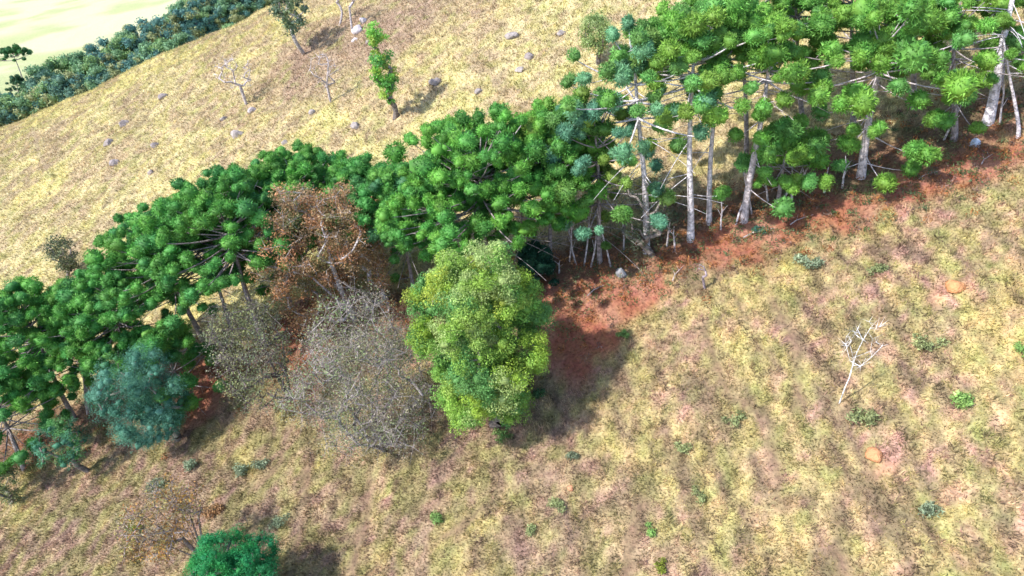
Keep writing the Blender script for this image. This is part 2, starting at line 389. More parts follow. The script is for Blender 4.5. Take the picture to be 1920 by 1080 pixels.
    br.obj('branches', M_BARK, root); fo.obj('foliage', M_LEAF, root)
    print('araucaria', label[:40], 'H %.1f d %.0f' % (H, st.d), cnt)
    return root
GL = [(.085, .29, .065), (.115, .33, .06), (.065, .24, .075), (.15, .35, .06)]          # deep greens of the lower belt
GM = [(.11, .32, .055), (.15, .37, .055), (.085, .27, .06)]                               # middle of the belt
GR = [(.16, .37, .06), (.19, .38, .065), (.13, .34, .07), (.13, .34, .10), (.20, .36, .05)]                # brighter upper belt
GT = [(.17, .37, .23), (.13, .32, .20), (.22, .34, .06), (.13, .29, .055)]                  # teal and olive mixture
araucaria('dark araucaria cut by the left edge of the photo below the flat bright crown', (45, 880), (-35, 700), 4.2, GL, 5, .5, nb=9, dens=2.2, tuft_r=.82, nleaf=95)
araucaria('araucaria with a flat bright green crown at the far left end of the belt', (140, 785), (30, 560), 5.0, GL[1:] + GM, 6, .62, extra=[(60, 700), (20, 720), (90, 705)], nb=9, dens=2.2, tuft_r=.82, nleaf=95)
araucaria('leaning dark-trunked araucaria just right of the one with the flat bright crown', (165, 775), (150, 545), 4.2, GL, 6, .5, extra=[(130, 610), (110, 660), (165, 660), (200, 640)], nb=9, dens=2.2, tuft_r=.82, nleaf=95)
araucaria('wide araucaria whose pale bare branches spread behind the teal tree', (395, 665), (285, 430), 6.6, GL, 7, .55, .26, extra=[(230, 560), (200, 600), (255, 640), (190, 500), (330, 560), (400, 580), (300, 640)], sticks=9, nb=9, dens=2.2, tuft_r=.82, nleaf=95)
araucaria('small dark araucaria with sparse tufts between teal tree and wide araucaria', (350, 770), (305, 650), 3.4, GL, 4, .45, .12, tuft_r=.85)
araucaria('tall araucaria with long grey trunk rising behind the dull grey-green tree', (500, 650), (400, 350), 6.0, GL + GM[:1], 7, .6, .26, extra=[(355, 480), (470, 520), (400, 510), (350, 540), (520, 460)], sticks=6, nb=9, dens=2.2, tuft_r=.82, nleaf=95)
araucaria('araucaria with a rounded deep green top behind the russet tree', (615, 520), (545, 310), 5.6, GL + GM, 6, .6, extra=[(520, 520), (495, 545), (530, 490), (640, 310)], nb=9, dens=2.2, tuft_r=.82, nleaf=95)
araucaria('narrow blue-green araucaria right of the russet tree top', (775, 540), (725, 325), 3.8, GL + [(.06, .17, .10)], 6, .4, .16, extra=[(740, 520), (735, 490), (745, 470)], nb=9, dens=2.2, tuft_r=.82, nleaf=95)
araucaria('dense dome-crowned araucaria directly above the yellow-green tree', (925, 560), (895, 258), 6.4, GM, 8, .42, .26, extra=[(945, 380), (870, 430), (800, 480), (960, 430), (820, 400), (990, 330)], nb=9, dens=2.2, tuft_r=.82, nleaf=95)
araucaria('araucaria filling the canopy between the flat bright crown and the wide one', (262, 742), (195, 520), 4.6, GL, 6, .55, .18, nb=8, dens=2.0, tuft_r=.82, nleaf=95)
araucaria('araucaria high in the canopy left of the tall long-trunked one', (440, 640), (350, 385), 4.8, GL + GM[:1], 6, .62, .18, nb=8, dens=2.0, tuft_r=.82, nleaf=95)
araucaria('araucaria in the canopy between the tall long-trunked one and the russet tree', (545, 575), (475, 345), 4.6, GL + GM[:1], 6, .62, .18, nb=8, dens=2.0, tuft_r=.82, nleaf=95)
araucaria('araucaria in the canopy above the right shoulder of the russet tree', (705, 515), (655, 318), 3.6, GL, 5, .62, .16, nb=8, dens=1.8, tuft_r=.82, nleaf=95)
araucaria('araucaria left of the dome-crowned one, its tufts hiding most of its trunk', (855, 570), (830, 330), 4.4, GM + GL[:1], 6, .45, .18, nb=8, dens=2.0, tuft_r=.78, nleaf=95)
araucaria('araucaria right of the dome-crowned one with deep green round tufts', (985, 520), (970, 265), 4.4, GM, 6, .5, .18, nb=8, dens=1.8, tuft_r=.8, nleaf=95)
araucaria('dark young araucaria ball on red soil right of the yellow-green tree', (1003, 530), (1000, 480), 1.2, [(.02, .08, .045)], 3, .3, .08, tuft_r=.8, nb=5, sticks=0)
araucaria('olive-tinged araucaria with many small tufts right of the dome crown', (1030, 490), (1045, 215), 4.4, GT[2:] + GM, 7, .42, .18, extra=[(1010, 400), (1040, 390), (990, 440), (1060, 360)], nb=9, dens=2.2, tuft_r=.82, nleaf=95)
araucaria('thin araucaria in a tangle of bare stems, olive and teal tufts', (1125, 492), (1115, 235), 4.6, GT, 6, .45, .2, tuft_r=.78, extra=[(1083, 310), (1134, 300), (1148, 333), (1176, 300), (1134, 407), (1139, 458), (1100, 380), (1060, 420)], sticks=9)
araucaria('araucaria with teal tufts and pale trunk left of the tallest white trunk', (1212, 472), (1190, 105), 5.0, GT + GR[:1], 4, .72, .25, tuft_r=.82, bark=C(.62, .58, .60), extra=[(1227, 183), (1231, 210), (1264, 208), (1241, 236), (1224, 266), (1231, 354), (1252, 370), (1100, 150), (1085, 190), (1120, 200)], sticks=8)
araucaria('araucaria with the tallest and whitest straight trunk in the belt', (1295, 450), (1302, 75), 5.0, GR + GT[2:3], 4, .8, .25, tuft_r=.9, bark=C(.74, .68, .70), extra=[(1301, 176), (1273, 271), (1333, 222), (1352, 361), (1230, 100), (1250, 140)], sticks=10)
araucaria('araucaria with bare straight trunk just behind the tallest white trunk', (1330, 418), (1350, 50), 4.6, GR, 3, .86, .2, bark=C(.62, .56, .58), sticks=8)
araucaria('araucaria with crooked thick base and low bright tufts in front', (1395, 415), (1445, 95), 4.4, GR, 3, .84, .27, bark=C(.56, .49, .50), extra=[(1430, 259), (1430, 320), (1393, 303), (1380, 252), (1424, 212), (1440, 290), (1470, 391, -1.5), (1440, 200)], sticks=7)
araucaria('short araucaria among many pale sticks above the red bank', (1457, 385), (1480, 262), 2.4, GR, 3, .6, .16, extra=[(1461, 300), (1545, 342, -1), (1498, 232)], sticks=9, nb=5)
araucaria('broad front araucaria with large round tufts down to the red bank', (1615, 332), (1655, 75), 5.4, GR, 3, .78, .3, bark=C(.56, .49, .50), tuft_r=1.0, extra=[(1661, 342, -2.2), (1714, 314), (1705, 280), (1640, 244, -2.5), (1587, 270, -2), (1604, 245, -2), (1540, 207), (1542, 260), (1604, 180, -3), (1526, 155), (1722, 187, -2), (1685, 163, -3), (1652, 122, -3), (1580, 310), (1740, 290)], sticks=5)
araucaria('araucaria right of the broad front one, tufts hanging over the grey boulder', (1790, 262), (1790, 40), 4.4, GR, 4, .7, .22, extra=[(1832, 240, -2), (1770, 228, -2), (1775, 183, -2), (1746, 138, -3), (1745, 220), (1810, 180)], sticks=5)
araucaria('back araucaria whose crown tops the belt above the bare straight trunk', (1400, 330), (1385, 0), 5.6, GR, 4, .82, .2, extra=[(1437, 77, -2)])
araucaria('back araucaria with crown at the top edge above the crooked trunk', (1510, 270), (1490, -15), 5.6, GR, 4, .8, .22, extra=[(1498, 60, -3), (1555, 80, -3), (1526, 110, -2)])
araucaria('back araucaria with crown at the top edge above the broad front one', (1600, 240), (1600, -40), 5.6, GR, 4, .8, .22, extra=[(1620, 80, -3), (1585, 40, -2)])
araucaria('back araucaria with crown cut by the top edge left of the dead conifer', (1715, 205), (1712, -60), 5.4, GR, 4, .78, .22, extra=[(1693, 85, -3), (1746, 82, -3), (1685, 45, -3)])
araucaria('bright araucaria tuft tree low behind the dead conifer', (1875, 160), (1905, -40), 3.0, GR, 2, .85, .18, extra=[(1807, 70, -2), (1852, 110, -3), (1905, 60)])
araucaria('dead conifer with white trunk and long bare branches by the right edge', (1853, 228), (1905, -30), 4.6, GR, 4, .55, .36, bark=C(.72, .66, .70), cap=False, extra=[(1845, 150, -1)], sticks=26, name='dead_araucaria_tree')
araucaria('thin pale leaning dead conifer pole cut by the right edge', (1912, 258), (1880, 60), 2.4, GR, 4, .7, .13, bark=C(.6, .54, .57), cap=False, sticks=8, name='dead_araucaria_tree')

# ------------------------------------------------------------------ branching trees (attractor growth inside a crown shape)
def skeleton(start, tips, r_tip, r_pow=.5, seed=1, curve=.12, stems=None):
    rn = np.random.default_rng(seed)
    nodes = [np.asarray(start, float)]; par = [-1]
    if stems is not None:
        for srow in stems:
            prev = 0
            for q in srow: nodes.append(np.asarray(q, float)); par.append(prev); prev = len(nodes) - 1
    order = np.argsort([np.linalg.norm(t - start) for t in tips])
    ends = []
    for k in order:
        t = tips[k]; N = np.array(nodes); d = np.linalg.norm(N - t, axis=1) + .35 * np.maximum(0, N[:, 2] - t[2])
        d[0] *= 1.0 if stems is None else 1.6
        j = int(np.argmin(d)); a = nodes[j]; L = np.linalg.norm(t - a); m = max(1, min(4, int(L / .6)))
        prev = j; off = rn.normal(size=3) * curve * L
        for q in range(1, m + 1):
            f = q / m; p = a * (1 - f) + t * f + off * math.sin(f * math.pi) + np.array([0, 0, .06 * L * math.sin(f * math.pi)])
            nodes.append(p); par.append(prev); prev = len(nodes) - 1
        ends.append(prev)
    w_ = np.zeros(len(nodes))
    for e in ends: w_[e] += 1
    for i in range(len(nodes) - 1, 0, -1): w_[par[i]] += max(w_[i], .5)
    rad = r_tip * np.maximum(w_, .6) ** r_pow
    return np.array(nodes), par, rad, ends
def draw_skeleton(mb, nodes, par, rad, col, nseg=5):
    ch = {}
    for i, p in enumerate(par): ch.setdefault(p, []).append(i)
    for i in range(len(nodes)):
        for ci, c in enumerate(ch.get(i, [])):
            if i != 0 and par[i] >= 0 and ci == 0 and False: continue
            r0 = min(rad[i], rad[c] * 1.35)
            mb.tube([nodes[i], nodes[c]], [r0, rad[c]], nseg if rad[c] > .03 else 3, np.asarray(col) * (.85 + .3 * ((i * 7919) % 13) / 13))
def in_ball(n, rn, shell=0.0):
    d = unit(rn.normal(size=(n, 3))); r = (shell ** 3 + (1 - shell ** 3) * rn.random(n)) ** (1 / 3.); return d * r[:, None]
def lobed(n, k, rn):
    i = np.arange(k) + .5; z = 1 - 2 * i / k; a = i * 2.39996; rr = np.sqrt(1 - z * z)
    L = np.stack([rr * np.cos(a), rr * np.sin(a), z], 1) + .16 * rn.normal(size=(k, 3)); sz = rn.uniform(.32, .48, k)
    j = np.arange(n) % k; d = unit(rn.normal(size=(n, 3)) + 1.1 * unit(L[j]))
    q = L[j] * .70 + d * sz[j][:, None] * rn.uniform(.75, 1.0, (n, 1))
    inner = rn.random(n) < .2; q[inner] = in_ball(int(inner.sum()), rn) * .62          # leaves inside the crown too
    return q
def twigs(mb, p, n, L, col, rn, r=.012, up=.3):
    d = unit(rn.normal(size=(n, 3)) + np.array([0, 0, up])); ln = L * (.5 + rn.random((n, 1)))
    sv = unit(np.cross(d, rn.normal(size=(n, 3)))) * r
    b = np.repeat(np.asarray(p)[None], n, 0); e = b + d * ln
    v = np.stack([b - sv, b + sv, e], 1).reshape(-1, 3); mb.add(v, np.arange(3 * n).reshape(-1, 3), col)
def leafy_tree(name, label, cat, foot, cpx, rpx, depth_r, cols, nclump=60, clump=.9, nleaf=120, leaf=.22, bark=C(.25, .21, .19), group=None, seed=3, lobes=0, lit_top=False, shell=.6, var=.15, r_tip=.03, core=True, back=0.0, wid=.55, flat=.85):
    """foot, crown centre and crown half-axes in photo pixels, read at the tree's own distance; depth_r in metres"""
    st = Stand(*foot); rn = np.random.default_rng(seed)
    c = st.at(*cpx, back); rx, rz = rpx[0] * st.m, rpx[1] * st.m / .86
    root = thing(name, label, cat, st.p, group)
    side = np.array([st.n[1], -st.n[0], 0]); q = lobed(nclump, lobes, rn) if lobes else in_ball(nclump, rn, shell)
    tips = c + q[:, :1] * side * (rx - clump * .5) + q[:, 1:2] * st.n * depth_r + q[:, 2:] * np.array([0, 0, 1]) * (rz - clump * .5)
    gz = height(tips[:, 0] + st.p[0], tips[:, 1] + st.p[1]) - st.p[2] + .3; tips[:, 2] = np.maximum(tips[:, 2], gz)
    nd, par, rad, ends = skeleton(np.array([0, 0, -.2]), tips, r_tip, .5, seed)
    tb = MB(); draw_skeleton(tb, nd, par, rad, bark, 6); tb.obj('trunk', M_BARK, root)
    fo = MB()
    lc = rn.integers(len(cols), size=max(1, lobes))
    for k, t in enumerate(tips):
        ci = lc[k % lobes] if lobes and rn.random() < .75 else rn.integers(len(cols))
        if lobes and lit_top: ci = ci % 3 if q[k, 2] > .35 and rn.random() < .5 else (3 + ci % 5 if rn.random() < .6 else ci)  # sunlight painted into leaf colour: paler tones favoured on top, deeper greens elsewhere
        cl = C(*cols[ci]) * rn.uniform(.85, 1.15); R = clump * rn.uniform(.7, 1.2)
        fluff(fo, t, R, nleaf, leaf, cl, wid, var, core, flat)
    fo.obj('crown', M_LEAF, root)
    print(label[:40], 'd %.0f r %.1f %.1f' % (st.d, rx, rz))
    return root
def twig_tree(name, label, cat, foot, cpx, rpx, depth_r, ntip=260, twig=8, tl=.7, bark=C(.3, .26, .25), leafcols=None, nleaf=0, leaf=.12, group=None, seed=5, r_tip=.011, curve=.14, open_front=False, stems=None, shell=.25, var=.16, twr=.012, base_lift=0.0):
    st = Stand(*foot); rn = np.random.default_rng(seed)
    c = st.at(*cpx); rx, rz = rpx[0] * st.m, rpx[1] * st.m / .86
    root = thing(name, label, cat, st.p, group)
    side = np.array([st.n[1], -st.n[0], 0]); q = in_ball(ntip, rn, shell)
    ang = np.arctan2(q[:, 2], q[:, 0]); q = q * (.74 + .42 * vnoise(np.cos(ang) * 2.4 + 9, np.sin(ang) * 2.4 + q[:, 1] + 5, seed))[:, None]
    if open_front: q = q[~((q[:, 1] < -.1) & (q[:, 2] < .05) & (np.abs(q[:, 0]) < .5))]
    tips = c + q[:, :1] * side * rx + q[:, 1:2] * st.n * depth_r + q[:, 2:] * np.array([0, 0, 1]) * rz
    gz = height(tips[:, 0] + st.p[0], tips[:, 1] + st.p[1]) - st.p[2] + .25; tips[:, 2] = np.maximum(tips[:, 2], gz)
    sp = None
    if stems: sp = [[st.at(*p) for p in row] for row in stems]
    nd, par, rad, ends = skeleton(np.array([0, 0, -.2]), tips, r_tip, .52, seed, curve, sp)
    tb = MB(); draw_skeleton(tb, nd, par, rad, bark, 6)
    if twig:
        for t in tips: twigs(tb, t, twig, tl, bark * rn.uniform(.8, 1.2), rn, twr)
    tb.obj('trunk', M_BARK, root)
    if nleaf:
        fo = MB()
        for t in tips:
            cl = C(*leafcols[rn.integers(len(leafcols))]) * rn.uniform(.75, 1.25)
            fo.leaves(t, tl * 1.1, nleaf, leaf, cl, var, .6, 1.2, .1, 0, .8)
        fo.obj('crown', M_LEAF, root)
    print(label[:40], 'd %.0f r %.1f %.1f' % (st.d, rx, rz))
    return root

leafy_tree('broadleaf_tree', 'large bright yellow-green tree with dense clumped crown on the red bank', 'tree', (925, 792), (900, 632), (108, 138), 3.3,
           [(.38, .49, .17), (.34, .50, .11), (.42, .50, .08), (.28, .46, .08), (.21, .41, .08), (.14, .32, .09), (.30, .45, .06), (.15, .34, .10)], 380, .8, 900, .09, seed=13, lobes=29, lit_top=True, r_tip=.018)  # first three tones are the painted sunlit highlights
leafy_tree('pine_tree', 'teal-green tree with drooping soft clumps at lower left of the belt', 'tree', (335, 822), (275, 750), (70, 88), 2.5,
           [(.12, .31, .21), (.14, .34, .25), (.08, .24, .16), (.08, .24, .10)], 190, .8, 420, .10, seed=14, lobes=20, r_tip=.018, wid=.25)
leafy_tree('small_tree', 'small round teal tree with bare leaning stem at lower left', 'tree', (168, 882), (110, 832), (46, 42), 1.6,
           [(.10, .28, .15), (.13, .33, .10), (.07, .22, .13)], 40, .6, 200, .12, seed=15, wid=.3)
leafy_tree('dome_tree', 'bright emerald round crown cut by the bottom edge', 'tree', (450, 1190), (438, 1092), (80, 76), 2.3,
           [(.03, .27, .085), (.045, .32, .09), (.025, .20, .07)], 300, .5, 360, .085, seed=16, lobes=26, wid=.3)
leafy_tree('slim_tree', 'slim bright green leafy tree standing alone on the upper pasture', 'tree', (740, 222), (716, 126), (30, 64), 1.9,
           [(.15, .42, .07), (.20, .48, .08), (.12, .34, .08), (.36, .50, .09)], 34, .7, 200, .2, seed=17, shell=.2, r_tip=.05)
leafy_tree('hill_tree', 'dark grey-green tree with pale trunk at the top of the pasture', 'tree', (570, 100), (543, 15), (36, 46), 3.2,
           [(.13, .20, .12), (.17, .24, .12), (.10, .16, .10)], 34, .95, 90, .3, bark=C(.5, .45, .42), seed=18, shell=.5, r_tip=.045)
leafy_tree('pale_tree', 'pale grey-green feathery tree behind the belt on the pasture', 'tree', (1122, 120), (1118, 62), (34, 32), 2.0,
           [(.28, .38, .13), (.34, .42, .17), (.24, .34, .12)], 50, .7, 130, .16, seed=19, core=False)
leafy_tree('grey_tree', 'dull grey-green bush tree behind the belt at far left', 'tree', (125, 520), (116, 475), (27, 36), 2.0,
           [(.10, .13, .07), (.14, .17, .09), (.08, .10, .06)], 40, .75, 70, .2, seed=20, core=False)
leafy_tree('pale_bush', 'pale yellow-green bush cut by the left edge', 'bush', (15, 945), (12, 908), (30, 34), 1.5,
           [(.20, .24, .10), (.16, .20, .10)], 26, .5, 90, .13, seed=22, core=False)
leafy_tree('feathery_tree', 'grey-green feathery small tree wrapped round the pale trunks', 'tree', (1225, 478), (1205, 392), (62, 78), 2.2,
           [(.10, .15, .09), (.12, .17, .10), (.08, .12, .07)], 70, .7, 45, .16, seed=23, core=False, wid=.25)
twig_tree('leafless_tree', 'large leafless grey tree with haze of fine twigs left of yellow-green tree', 'tree', (722, 842), (680, 712), (128, 150), 3.6, 420, 11, .9, C(.36, .31, .30),
          [(.26, .29, .14), (.30, .28, .18), (.31, .26, .21), (.21, .28, .12)], 64, .10, seed=31)
twig_tree('sparse_tree', 'thin grey-green tree with dark leaning stems and open crown', 'tree', (545, 748), (470, 660), (76, 98), 2.8, 230, 9, .7, C(.16, .13, .13),
          [(.27, .31, .13), (.33, .33, .14), (.21, .26, .15), (.28, .26, .19)], 42, .11, seed=32, stems=[[(520, 705), (500, 660), (470, 620)], [(535, 690), (530, 640)]])
twig_tree('russet_tree', 'russet-brown tree with pale forked trunks in the middle of belt', 'tree', (668, 600), (620, 485), (120, 142), 3.4, 420, 9, .7, C(.60, .54, .53),
          [(.50, .25, .12), (.42, .24, .12), (.36, .24, .13), (.27, .25, .11)], 150, .13, seed=33, r_tip=.016, open_front=True,
          stems=[[(640, 545), (620, 490), (612, 440)], [(664, 520), (656, 450)], [(630, 560), (585, 520), (555, 505)]])
twig_tree('bare_shrub', 'bare shrub with fan of grey stems beside the emerald crown', 'shrub', (385, 1050), (305, 972), (78, 62), 1.6, 90, 9, .6, C(.36, .30, .29),
          [(.42, .24, .06), (.38, .19, .07), (.33, .29, .10), (.30, .24, .15)], 40, .13, seed=34, shell=.55, r_tip=.014, curve=.03,
          stems=[[((385 * (3 - k) + u * k) / 3, (1050 * (3 - k) + v * k) / 3) for k in (1, 2, 3)] for u, v in [(255, 930), (278, 915), (300, 918), (322, 922), (345, 935), (290, 950), (262, 962), (300, 1052), (365, 928), (250, 1000)]])
twig_tree('dead_sapling', 'white dead sapling standing alone on the near pasture at right', 'tree', (1573, 756), (1618, 648), (42, 44), 1.1, 22, 5, .45, C(.88, .85, .85), seed=35, r_tip=.0062, curve=.05, shell=.55,
          stems=[[(1585, 725), (1592, 710), (1599, 685), (1607, 660), (1618, 638), (1632, 615), (1645, 600)]], twr=.007)
twig_tree('bare_tree', 'bare pale tree with flat spreading crown on the upper pasture', 'tree', (462, 196), (442, 132), (44, 30), 2.0, 40, 6, .7, C(.6, .52, .5), seed=36, r_tip=.03,
          stems=[[(450, 160)]], twr=.03)
twig_tree('forked_tree', 'bare forked tree with dark base right of the flat-crowned bare tree', 'tree', (620, 192), (605, 128), (26, 34), 1.6, 26, 6, .7, C(.55, .47, .46), seed=37, r_tip=.03,
          stems=[[(612, 165), (595, 145)], [(613, 160), (616, 120)]], twr=.03)
twig_tree('bare_tree', 'thin bare tree at the top edge beside white boulders, left one', 'tree', (635, 48), (630, -20), (20, 34), 1.6, 22, 5, .7, C(.55, .48, .48), seed=38, r_tip=.03, twr=.03)
twig_tree('bare_tree', 'thin bare tree at the top edge touching the white boulders', 'tree', (660, 60), (654, -20), (20, 36), 1.6, 22, 5, .7, C(.55, .48, .48), seed=39, r_tip=.03, twr=.03)
twig_tree('dead_shrub', 'white curled dead branches in front of the leafless grey tree', 'shrub', (705, 840), (700, 812), (28, 20), .8, 14, 2, .3, C(.66, .62, .66), seed=40, r_tip=.03, twr=.014)
twig_tree('stick', 'leaning bare stick on the near pasture below the red bank', 'dead plant', (1322, 540), (1318, 505), (10, 20), .4, 6, 3, .35, C(.42, .33, .36), seed=41, r_tip=.03)

# thin dead saplings in the belt
sap = None
for k, (u, v, h_) in enumerate([(1440, 378, 60), (1470, 372, 58), (1485, 378, 52), (1410, 402, 70), (1500, 352, 50), (1352, 430, 48), (1250, 462, 60), (1265, 470, 48), (1095, 498, 110), (1068, 490, 120), (1145, 500, 105), (1170, 470, 80),
                               (1545, 362, 40), (1580, 352, 45), (1036, 515, 26), (1048, 512, 24), (1770, 262, 50), (1875, 232, 60), (1845, 228, 45), (1080, 495, 70), (1108, 500, 80), (1380, 420, 60)]):
    p = ground_px(u, v); lab = 'thin pale dead sapling standing on red soil under the araucarias'; gp = 'dead saplings under the belt'
    if sap is None:
        sap = thing('dead_sapling', lab, 'dead sapling', p, gp); b = MB()
        b.tube([[0, 0, -.2], [.05, 0, .8], [.0, .08, 1.7], [.12, .05, 2.5]], [.075, .06, .045, .02], 5, C(.6, .53, .54))
        b.tube([[.03, .03, 1.2], [.3, .1, 1.8]], [.03, .012], 4, C(.6, .53, .54)); b.tube([[.0, .06, 1.6], [-.28, .0, 2.2]], [.028, .01], 4, C(.6, .53, .54)); b.tube([[.04, 0, .9], [-.1, .3, 1.4]], [.025, .01], 4, C(.6, .53, .54)); b.obj('stem', M_BARK, sap)
        o = sap
    else: o = copy_thing(sap, lab, p, group=gp)
    st_m = np.linalg.norm(p - CAM) / F_PX; o.scale = (1.0,) * 2 + (h_ * st_m / .86 / 2.5,); o.rotation_euler = (rng.normal() * .14, rng.normal() * .14, rng.uniform(0, 6))

fb = None
for k, (u, v, a) in enumerate([(1500, 415, .3), (1740, 330, .2), (1270, 515, .9), (1120, 545, .5), (1420, 440, .1), (1850, 300, .6), (620, 650, 1.1)]):
    p = ground_px(u, v); lab = 'fallen bare branch lying on the red soil strip beside the araucarias'; gp = 'fallen branches on the red soil'
    if fb is None:
        fb = thing('fallen_branch', lab, 'branch', p, gp); b = MB(); b.tube([[-1.1, 0, .15], [-.3, .12, .22], [.5, 0, .2], [1.3, -.2, .25]], [.06, .05, .035, .015], 5, C(.55, .46, .44)); b.tube([[-.3, .12, .22], [.3, .6, .35]], [.03, .01], 4, C(.55, .46, .44)); b.tube([[.4, 0, .2], [.8, .4, .4]], [.025, .01], 4, C(.55, .46, .44)); b.obj('stem', M_BARK, fb); o = fb
    else: o = copy_thing(fb, lab, p, group=gp)
    o.rotation_euler = (0, -.15, a); o.scale = (rng.uniform(.5, .85),) * 3
# ------------------------------------------------------------------ rocks, mounds and small plants
def rock(label, u, v, px, colr, name='boulder', seed=0, group='boulders on the upper pasture'):
    p = ground_px(u, v); rn = np.random.default_rng(seed * 13 + 5); R = px * np.linalg.norm(p - CAM) / F_PX
    vv = ICO3[0].copy()
    for k in range(9):
        d = unit(rn.normal(size=3)); h0 = rn.uniform(.55, .85); s_ = vv @ d; vv = vv - np.maximum(0, s_ - h0)[:, None] * d * .85
    vv *= np.array([1.0, rn.uniform(.7, 1), rn.uniform(.62, .85)]) * R; a = rn.uniform(0, 6); vv = vv @ _rz(a).T
    vv += .04 * R * rn.normal(size=vv.shape)
    b = MB(); b.add(vv, ICO3[1], colr); o = b.obj(name, M_ROCK); o.location = p + np.array([0, 0, R * .05])
    o['label'] = label; o['category'] = 'rock'; o['group'] = group; return o
GP, GW = C(.28, .235, .225), C(.36, .31, .29)
for k, (u, v, px, c_, l) in enumerate([
    (306, 184, 10, GP, 'dark purple-grey boulder highest on the left pasture'), (235, 232, 10, GP, 'purple-grey boulder below and left of the highest left one'),
    (205, 270, 10, GP, 'leftmost purple-grey boulder on the pasture'), (292, 274, 9, GP, 'small dark boulder beside a grassy tuft right of the leftmost one'),
    (216, 306, 10, GP, 'purple-grey boulder below the leftmost one'), (284, 324, 8, GP * 1.1, 'small pale boulder nearest to the left araucaria crowns'),
    (446, 254, 14, GW, 'large pale boulder below the bare flat-crowned tree'), (420, 224, 7, GW * .9, 'faint low boulder left of the bare flat-crowned tree'),
    (474, 208, 11, C(.42, .36, .36), 'rounded boulder touching the foot of the bare flat-crowned tree'), (586, 212, 8, GW, 'small pale boulder left of the forked tree'),
    (535, 268, 8, GW, 'small white boulder halfway between forked tree and belt'), (668, 238, 12, GW * .9, 'pale boulder left of the slim green tree'),
    (737, 290, 8, GW, 'small white boulder just behind the belt crowns'), (816, 156, 13, GP, 'grey boulder right of the slim green tree'),
    (898, 172, 10, GW * .9, 'low whitish boulder in the middle of the pasture'), (975, 132, 11, GW * .95, 'pale boulder low in the right cluster of the pasture'),
    (992, 108, 11, GP, 'grey boulder high in the right cluster of the pasture'), (960, 70, 13, GW * .9, 'long pale boulder at upper right of the pasture'),
    (1052, 64, 10, GW * .9, 'pale boulder nearest the feathery tree behind the belt'), (672, 58, 12, C(.50, .45, .46), 'white boulder at foot of thin bare trees, largest of its heap'),
    (682, 40, 9, C(.50, .45, .46), 'white boulder at the upper side of the heap'), (665, 76, 7, C(.50, .45, .46), 'small white boulder at the lower side of the heap'), (704, 60, 7, C(.6, .54, .56), 'small pale boulder right of the white heap'),
    (690, 80, 6, GP, 'small dull boulder below the white heap')]): rock(l, u, v, px, c_, seed=k)
rock('pale blue-grey boulder on red soil at the right end of the belt', 1828, 270, 10, C(.5, .56, .66), seed=50, group='boulders in the belt')
rock('flat grey boulder on the red bank below the tangled stems', 1165, 514, 14, C(.30, .30, .32), seed=51, group='boulders in the belt')
def mound(label, u, v, px, colr, seed):
    p = ground_px(u, v); rn = np.random.default_rng(seed); R = px * np.linalg.norm(p - CAM) / F_PX
    vv = ICO3[0].copy(); vv[:, 2] = np.where(vv[:, 2] > 0, vv[:, 2] * .8, vv[:, 2] * .5); ph = rn.uniform(0, 6)
    vv *= (1 + .08 * np.sin(vv[:, :1] * 4 + ph) + .07 * np.sin(vv[:, 1:2] * 5 + ph) + .05 * rn.normal(size=(len(vv), 1))) * R
    b = MB(); b.add(vv, ICO3[1], colr); o = b.obj('termite_mound', M_EARTH, None, True); o.location = p + np.array([0, 0, R * .15])
    o['label'] = label; o['category'] = 'termite mound'; o['group'] = 'termite mounds on the near pasture'
mound('large round orange termite mound at upper right of the near pasture', 1790, 541, 14, C(.62, .29, .13), 1)
mound('orange termite mound low on the near pasture below the white sapling', 1638, 855, 14, C(.61, .29, .14), 2)
mound('tiny orange termite mound in the middle of the bottom pasture', 1070, 916, 6, C(.60, .28, .16), 3)
def plant(label, u, v, px, colr, seed, name='shrub', n=5):
    p = ground_px(u, v); rn = np.random.default_rng(seed); R = px * np.linalg.norm(p - CAM) / F_PX
    root = thing(name, label, 'shrub', p, 'low shrubs on the near pasture'); b = MB(); f = MB()
    for k in range(n):
        t = np.array([rn.normal() * R * .45, rn.normal() * R * .45, R * rn.uniform(.3, .7)])
        b.tube([[0, 0, -.05], t * .6, t], [.025, .018, .01], 4, C(.25, .19, .15))
        f.leaves(t, R * .6, 90, max(.1, R * .28), colr * rn.uniform(.8, 1.2), .25, .5, 1.0, .2, .4, .8)
    b.obj('stems', M_BARK, root); f.obj('leaves', M_LEAF, root)
TE, GB, OL = C(.26, .32, .20), C(.25, .42, .12), C(.30, .34, .15)
